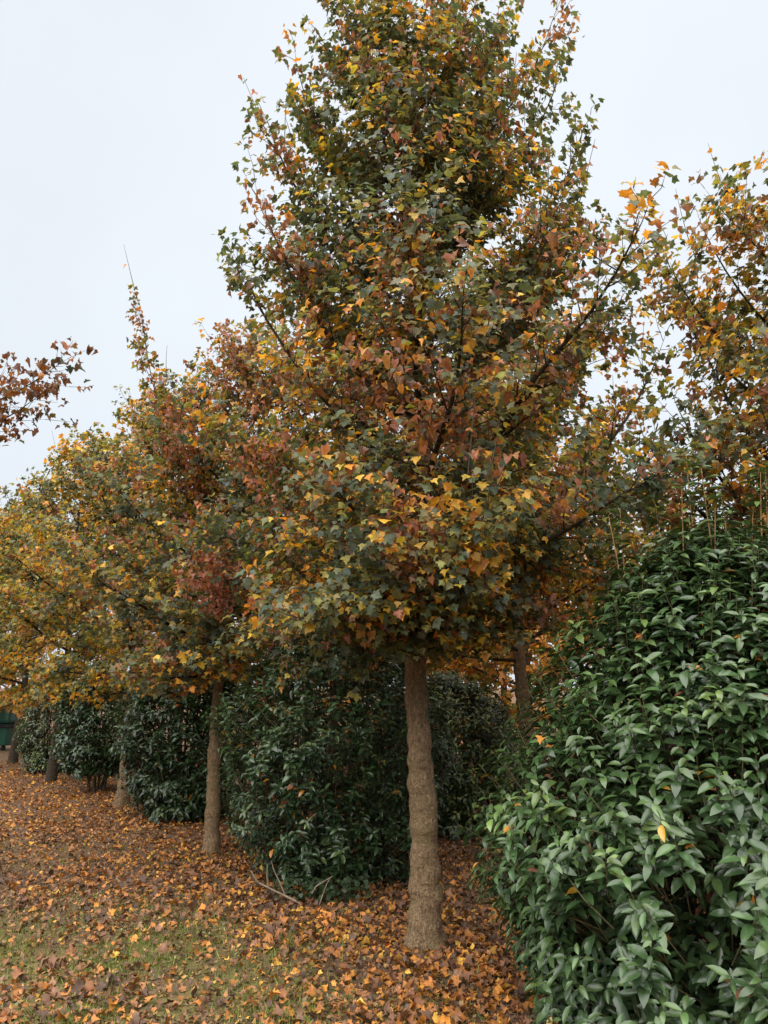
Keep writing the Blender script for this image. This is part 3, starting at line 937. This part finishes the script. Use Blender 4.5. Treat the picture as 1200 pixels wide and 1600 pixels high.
e[0].position = .3; e[0].color = (.075, .045, .028, 1); e[1].position = .7; e[1].color = (.25, .15, .088, 1)
L.new(n1.outputs[0], r1.inputs[0])
r3 = N.new('ShaderNodeValToRGB'); r3.color_ramp.interpolation = 'CONSTANT'; e = r3.color_ramp.elements
e[0].position = 0; e[0].color = (.075, .045, .030, 1); e[1].position = .3; e[1].color = (.12, .065, .038, 1)
for pos, c in ((.55, (.055, .036, .026, 1)), (.75, (.17, .085, .04, 1)), (.93, (.28, .13, .035, 1))):
    q = e.new(pos); q.color = c
L.new(vo.outputs['Color'], r3.inputs[0])
mx = N.new('ShaderNodeMix'); mx.data_type = 'RGBA'; mx.inputs[0].default_value = .5
L.new(r1.outputs[0], mx.inputs[6]); L.new(r3.outputs[0], mx.inputs[7])
# moss and thin turf on the path side of the row
sp = N.new('ShaderNodeSeparateXYZ'); L.new(geo.outputs['Position'], sp.inputs[0])
dx = N.new('ShaderNodeVectorMath'); dx.operation = 'DISTANCE'; L.new(geo.outputs['Position'], dx.inputs[0]); dx.inputs[1].default_value = (-2.3, 4.2, 0)
mr = N.new('ShaderNodeMapRange'); mr.inputs[1].default_value = .6; mr.inputs[2].default_value = 3.2; mr.inputs[3].default_value = .34; mr.inputs[4].default_value = -.12
L.new(dx.outputs['Value'], mr.inputs[0])
ad = N.new('ShaderNodeMath'); ad.operation = 'ADD'; L.new(n2.outputs[0], ad.inputs[0]); L.new(mr.outputs[0], ad.inputs[1])
r2 = N.new('ShaderNodeValToRGB'); r2.color_ramp.elements[0].position = .44; r2.color_ramp.elements[0].color = (0, 0, 0, 1)
r2.color_ramp.elements[1].position = .95; r2.color_ramp.elements[1].color = (.8, .8, .8, 1)
n3 = N.new('ShaderNodeTexNoise'); n3.inputs['Scale'].default_value = 14; n3.inputs['Detail'].default_value = 6; n3.inputs['Roughness'].default_value = .7
L.new(geo.outputs['Position'], n3.inputs['Vector'])
ad2 = N.new('ShaderNodeMath'); ad2.operation = 'MULTIPLY_ADD'; L.new(n3.outputs[0], ad2.inputs[0]); ad2.inputs[1].default_value = 1.1; ad2.inputs[2].default_value = -.55
ad3 = N.new('ShaderNodeMath'); ad3.operation = 'ADD'; L.new(ad.outputs[0], ad3.inputs[0]); L.new(ad2.outputs[0], ad3.inputs[1])
L.new(ad3.outputs[0], r2.inputs[0])
mx2 = N.new('ShaderNodeMix'); mx2.data_type = 'RGBA'; L.new(r2.outputs[0], mx2.inputs[0]); L.new(mx.outputs[2], mx2.inputs[6]); mx2.inputs[7].default_value = (.14, .145, .04, 1)
L.new(mx2.outputs[2], p.inputs['Base Color'])
bp = N.new('ShaderNodeBump'); bp.inputs['Strength'].default_value = .7; bp.inputs['Distance'].default_value = .03
L.new(n1.outputs[0], bp.inputs['Height']); L.new(bp.outputs[0], p.inputs['Normal']); L.new(p.outputs[0], out.inputs[0])
link('ground', mesh_np('ground', np.stack((GX, GY, gz), -1).reshape(-1, 3), GF, m, smooth=True), kind='structure')

# ------------------------------------------------------------------ build trees
NS = {'T1': 300, 'T2': 300, 'T3': 260, 'S0': 300, 'S1': 200, 'L1': 200}
for T, lab in trees:
    root = link('maple_tree', None, label=lab, cat='tree', group='maples planted in rows')
    root.location = T.base
    root.empty_display_size = .3; T.root = root
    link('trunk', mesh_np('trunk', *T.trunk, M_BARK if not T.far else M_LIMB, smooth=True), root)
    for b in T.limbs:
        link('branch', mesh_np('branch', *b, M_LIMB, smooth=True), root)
    link('twigs', mesh_np('twigs', *T.twigs, M_TWIG), root, kind='stuff')
    k, f = foliage(root, T, NS.get(T.key, 0), T_MAPLE_TINY, M_LEAF, M_LEAF1, 'crown', 'maple_leaf', T_MAPLE)
    tot += f
    print(T.key, 'leaves', len(T.leaves), 'singles', k)

for T, pos, rz, lab in copies:
    src = T.root
    r = src.copy(); COL.objects.link(r)
    r.location = (pos[0], pos[1], float(ground_z(pos[0], pos[1]))); r.rotation_euler = (0, 0, rz); r['label'] = lab
    for ch in src.children:
        c = ch.copy(); COL.objects.link(c); c.parent = r

# ------------------------------------------------------------------ build shrubs
NSH = {'A': 300, 'B': 300, 'C': 250}
for S, lab in shrubs:
    root = link('evergreen_shrub', None, label=lab, cat='shrub', group='evergreen shrubs between the maples')
    root.location = S.base
    for b in S.stems:
        link('stem', mesh_np('stem', *b, M_STEMD, smooth=True), root)
    link('shoots', mesh_np('shoots', *S.twigs, M_SHOOT), root, kind='stuff')
    if S.leads: link('tall_shoots', mesh_np('tall_shoots', *S.leads, M_SSTEM), root, kind='stuff')
    k, f = foliage(root, S, NSH.get(S.key, 0), T_BLADE_MID if S.key in 'AB' else T_BLADE_FAR, M_GLOSS, M_GLOSS1, 'foliage', 'shrub_leaf', T_BLADE)
    tot += f
    print(S.key, 'leaves', len(S.leaves), 'singles', k)

# ------------------------------------------------------------------ leaf litter: largest one by one, the rest as stuff
pick = largest(LIT, 300, 8)
msk = np.ones(len(LIT), bool); msk[pick] = False
near = LIT.pos[:, 1] < 8.5
Va, Fa, Ca = LIT.sel(msk & near).arrays(T_MAPLE_TINY, np.zeros(3)); Vb, Fb, Cb = LIT.sel(msk & ~near).arrays(T_FLAKE, np.zeros(3))
Vv, Ff, Cc = np.concatenate((Va, Vb)), np.concatenate((Fa, Fb + len(Va))), np.concatenate((Ca, Cb))
tot += len(Ff)
print('litter', near.sum(), (~near).sum())
link('leaf_litter', mesh_np('leaf_litter', Vv, Ff, M_LITTER, Cc), label='carpet of brown and orange fallen maple leaves on the ground', cat='fallen leaves', kind='stuff')
KINDS = [('dark brown', 'rotting'), ('brown', 'withered'), ('reddish brown', 'dry'), ('rusty orange', 'fresh'), ('orange', 'bright'), ('yellow', 'bright')]
MARKS = [(P1[:2], .75, 'at the foot of the stout trunk'), (P2[:2], .9, 'near the foot of the slender leaning trunk'),
         (np.array((1.0, 4.6)), .95, 'at the edge of the large glossy shrub'), (np.array((-.5, 6.7)), .8, 'before the dark rounded shrub'),
         (np.array((-2.3, 4.5)), 1.5, 'on the mossy grass of the path')]


def where(p):
    d = [np.linalg.norm(p[:2] - m) / r for m, r, _ in MARKS]
    k = int(np.argmin(d))
    return MARKS[k][2] if d[k] < 1 else ('on the open path before the row' if p[1] < 6.2 else 'on the path beside the far shrubs')


for i in pick:
    wh = where(LIT.pos[i])
    cn, st = KINDS[int(LIT_IDX[i])]
    o = link('fallen_leaf', single_mesh('fallen_leaf', int(LIT.tpl[i]), T_MAPLE, M_LITTER1), None,
             '%s %s maple leaf lying %s' % (st, cn, wh), 'fallen leaf', '%s fallen leaves %s' % (cn, wh))
    o.matrix_basis = LIT.matrix(i, np.zeros(3))
    c = LIT.c0[i]; o.color = (float(c[0]), float(c[1]), float(c[2]), 1)
for (S, _), n, wh in ((shrubs[0], 22, 'the large glossy shrub'), (shrubs[1], 22, 'the dark rounded shrub')):
    lv = caught(S, n, 5 + n)
    for i in range(n):
        o = link('caught_leaf', single_mesh('fallen_leaf', int(lv.tpl[i]), T_MAPLE, M_LITTER1), None,
                 'orange maple leaf caught in the foliage of ' + wh, 'fallen leaf', 'maple leaves caught in ' + wh)
        o.matrix_basis = lv.matrix(i, np.zeros(3)); c = lv.c0[i]; o.color = (float(c[0]), float(c[1]), float(c[2]), 1)

Vv, Ff, Cc = crumbs()
link('leaf_crumbs', mesh_np('leaf_crumbs', Vv, Ff, M_LITTER, Cc), label='small crumbled leaf fragments strewn over the bare soil', cat='fallen leaves', kind='stuff')
# ------------------------------------------------------------------ thin turf on the path
n = 150000
y = 3.4 + 6.0 * rg.random(n) ** 1.4; x = rg.uniform(-4.2, .6, n)
dd = np.hypot(x + 2.3, y - 4.2)
den = np.clip(1.0 - dd / 3.2, .06, 1) * np.clip(.45 + .75 * noise3(np.stack((x, y, 0 * x), 1), .55, 25), .02, 1)
k = rg.random(n) < den
x, y = x[k], y[k]; n = len(x)
b0 = np.stack((x, y, ground_z(x, y)), 1)
az = rg.uniform(0, 6.28, n); w = np.stack((np.cos(az), np.sin(az), 0 * az), 1) * rg.uniform(.002, .005, (n, 1))
hh = rg.uniform(.02, .065, n)
tipv = b0 + np.stack((rg.normal(0, .018, n), rg.normal(0, .018, n), hh), 1)
Vg = np.stack((b0 - w, b0 + w, tipv), 1).reshape(-1, 3)
cg = np.array((.12, .155, .036)) * np.exp(rg.normal(0, .25, (n, 1))) + rg.random((n, 1)) ** 3 * np.array((.10, .07, .0))
link('grass', mesh_np('grass', Vg, np.arange(3 * n).reshape(-1, 3), M_GRASS, np.repeat(cg, 3, 0)),
     label='thin short grass and moss showing between leaves on the path', cat='grass', kind='stuff')

# ------------------------------------------------------------------ ivy at the foot of the dark shrub and of the stout trunk
def ivy(name, cx, cy, rx, ry, n, label, h=.16):
    r = np.random.default_rng(n)
    a = r.uniform(0, 6.28, n); q = np.sqrt(r.random(n))
    X, Y = cx + rx * q * np.cos(a), cy + ry * q * np.sin(a)
    P = np.stack((X, Y, ground_z(X, Y) + r.uniform(.01, h, n)), 1)
    az = r.uniform(0, 6.28, n)
    lv = Leaves(pos=P, tip=np.stack((np.cos(az), np.sin(az), r.normal(-.1, .3, n)), 1), nor=nrm(UP[None] + r.normal(0, .5, (n, 3)) - np.array((0, .4, 0))),
                size=r.uniform(.03, .06, n), c0=np.array((.055, .085, .035)) * np.exp(r.normal(0, .3, (n, 1))), c1=np.array((.05, .08, .035)) * np.exp(r.normal(0, .2, (n, 1))), tpl=r.integers(0, 3, n))
    c = np.array((cx, cy, 0.))
    Vv, Ff, Cc = lv.arrays(T_MAPLE_FAR, c)
    o = link(name, mesh_np(name, Vv, Ff, M_LEAF, Cc), None, label, 'ivy', kind='stuff'); o.location = c


g = ground_at(500, 1412); ivy('ground_ivy', g[0], g[1] + .12, .42, .16, 300, 'low dark ivy creeping at the foot of the dark rounded shrub')
g = ground_at(652, 1474); ivy('ivy_sprig', g[0], g[1] - .06, .06, .05, 26, 'small ivy sprig at the foot of the stout trunk', .12)

# ------------------------------------------------------------------ fallen bare branch in front of the dark shrub
M_DRY = plain_mat('dry_wood', (.24, .18, .13), .8, .3, 40)
root = link('fallen_branch', None, label='pale bare fallen branch lying before the dark rounded shrub', cat='branch')
g0 = ground_at(470, 1412); root.location = g0


def px_path(pts, yd):
    return np.array([at_depth(a, b, yd) for a, b in pts]) - g0


yb = g0[1] - .05
sm = lambda P: np.stack([np.interp(np.linspace(0, 1, 16), np.linspace(0, 1, len(P)), P[:, c]) for c in range(3)], 1)
A_ = px_path([(392, 1360), (402, 1378), (425, 1390), (450, 1402), (468, 1411)], yb)
link('stem', mesh_np('stem', *tube(sm(A_), np.linspace(.005, .010, 16), 7), M_DRY, smooth=True), root)
B_ = px_path([(446, 1400), (437, 1378), (428, 1360), (424, 1345)], yb)
link('side_branch', mesh_np('side_branch', *tube(sm(B_), np.linspace(.006, .003, 16), 6), M_DRY, smooth=True), root)
C_ = px_path([(420, 1388), (417, 1368), (418, 1350)], yb)
link('side_branch', mesh_np('side_branch', *tube(sm(C_), np.linspace(.005, .003, 16), 6), M_DRY, smooth=True), root)
root = link('fallen_branch', None, label='thin forked dead twig arching at the foot of the dark rounded shrub', cat='branch')
g0 = ground_at(500, 1414); root.location = g0
A_ = px_path([(487, 1396), (495, 1384), (508, 1376), (520, 1369)], yb)
link('stem', mesh_np('stem', *tube(sm(A_), np.linspace(.006, .003, 16), 6), M_DRY, smooth=True), root)
B_ = px_path([(499, 1414), (505, 1396), (511, 1380), (516, 1372)], yb)
link('side_branch', mesh_np('side_branch', *tube(sm(B_), np.linspace(.006, .003, 16), 6), M_DRY, smooth=True), root)

# ------------------------------------------------------------------ green waste container beyond the last shrub
M_GREEN = plain_mat('green_plastic', (.012, .075, .050), .45, .12, 6, .5)
M_GREENL = plain_mat('green_plastic_lid', (.016, .085, .060), .4, .12, 6, .5)
M_RUB = plain_mat('black_rubber', (.02, .02, .02), .8)


def rbox(lo, hi, taper=0.0, bev=.03):
    import bmesh
    bm = bmesh.new(); bmesh.ops.create_cube(bm, size=1)
    lo, hi = np.array(lo), np.array(hi)
    for v in bm.verts:
        c = np.array(v.co); q = (lo + hi) / 2 + c * (hi - lo)
        if c[2] < 0: q[:2] = (lo + hi)[:2] / 2 + (q[:2] - (lo + hi)[:2] / 2) * (1 - taper)
        v.co = q
    bmesh.ops.bevel(bm, geom=bm.edges[:] + bm.verts[:], offset=bev, segments=2, affect='EDGES', profile=.5)
    me = bpy.data.meshes.new('box'); bm.to_mesh(me); bm.free()
    return me


gc = ground_at(-8, 1172)
root = link('waste_container', None, label='dark green wheeled waste container with flat lid beyond the last small shrub', cat='container')
root.location = (gc[0], gc[1], float(ground_z(gc[0], gc[1]))); root.rotation_euler = (0, 0, math.radians(-12))
for nm, lo, hi, tp, bv, mt in (('body', (-.68, -.5, .14), (.68, .5, .62), .10, .03, M_GREEN), ('rim', (-.74, -.55, .60), (.74, .55, .69), 0, .02, M_RUB),
                               ('lid', (-.72, -.53, .69), (.72, .53, 1.14), -.0, .09, M_GREENL)):
    me = rbox(lo, hi, tp, bv); me.materials.append(mt); link(nm, me, root)
for sx in (-.5, .5):
    for sy in (-.35, .35):
        Vw, Fw = tube(np.array(((sx - .03, sy, .075), (sx - .03, sy, .075), (sx + .03, sy, .075), (sx + .03, sy, .075))) + np.array(((0, 0, 0), (.001, 0, 0), (-.001, 0, 0), (0, 0, 0))), np.array((.001, .075, .075, .001)), 14)
        link('wheel', mesh_np('wheel', Vw, Fw, M_RUB), root)
for sx in (-.35, .35):
    me = rbox((sx - .12, -.60, .63), (sx + .12, -.56, .66), 0, .008); me.materials.append(M_RUB); link('handle', me, root)

print('leaf tris', tot)
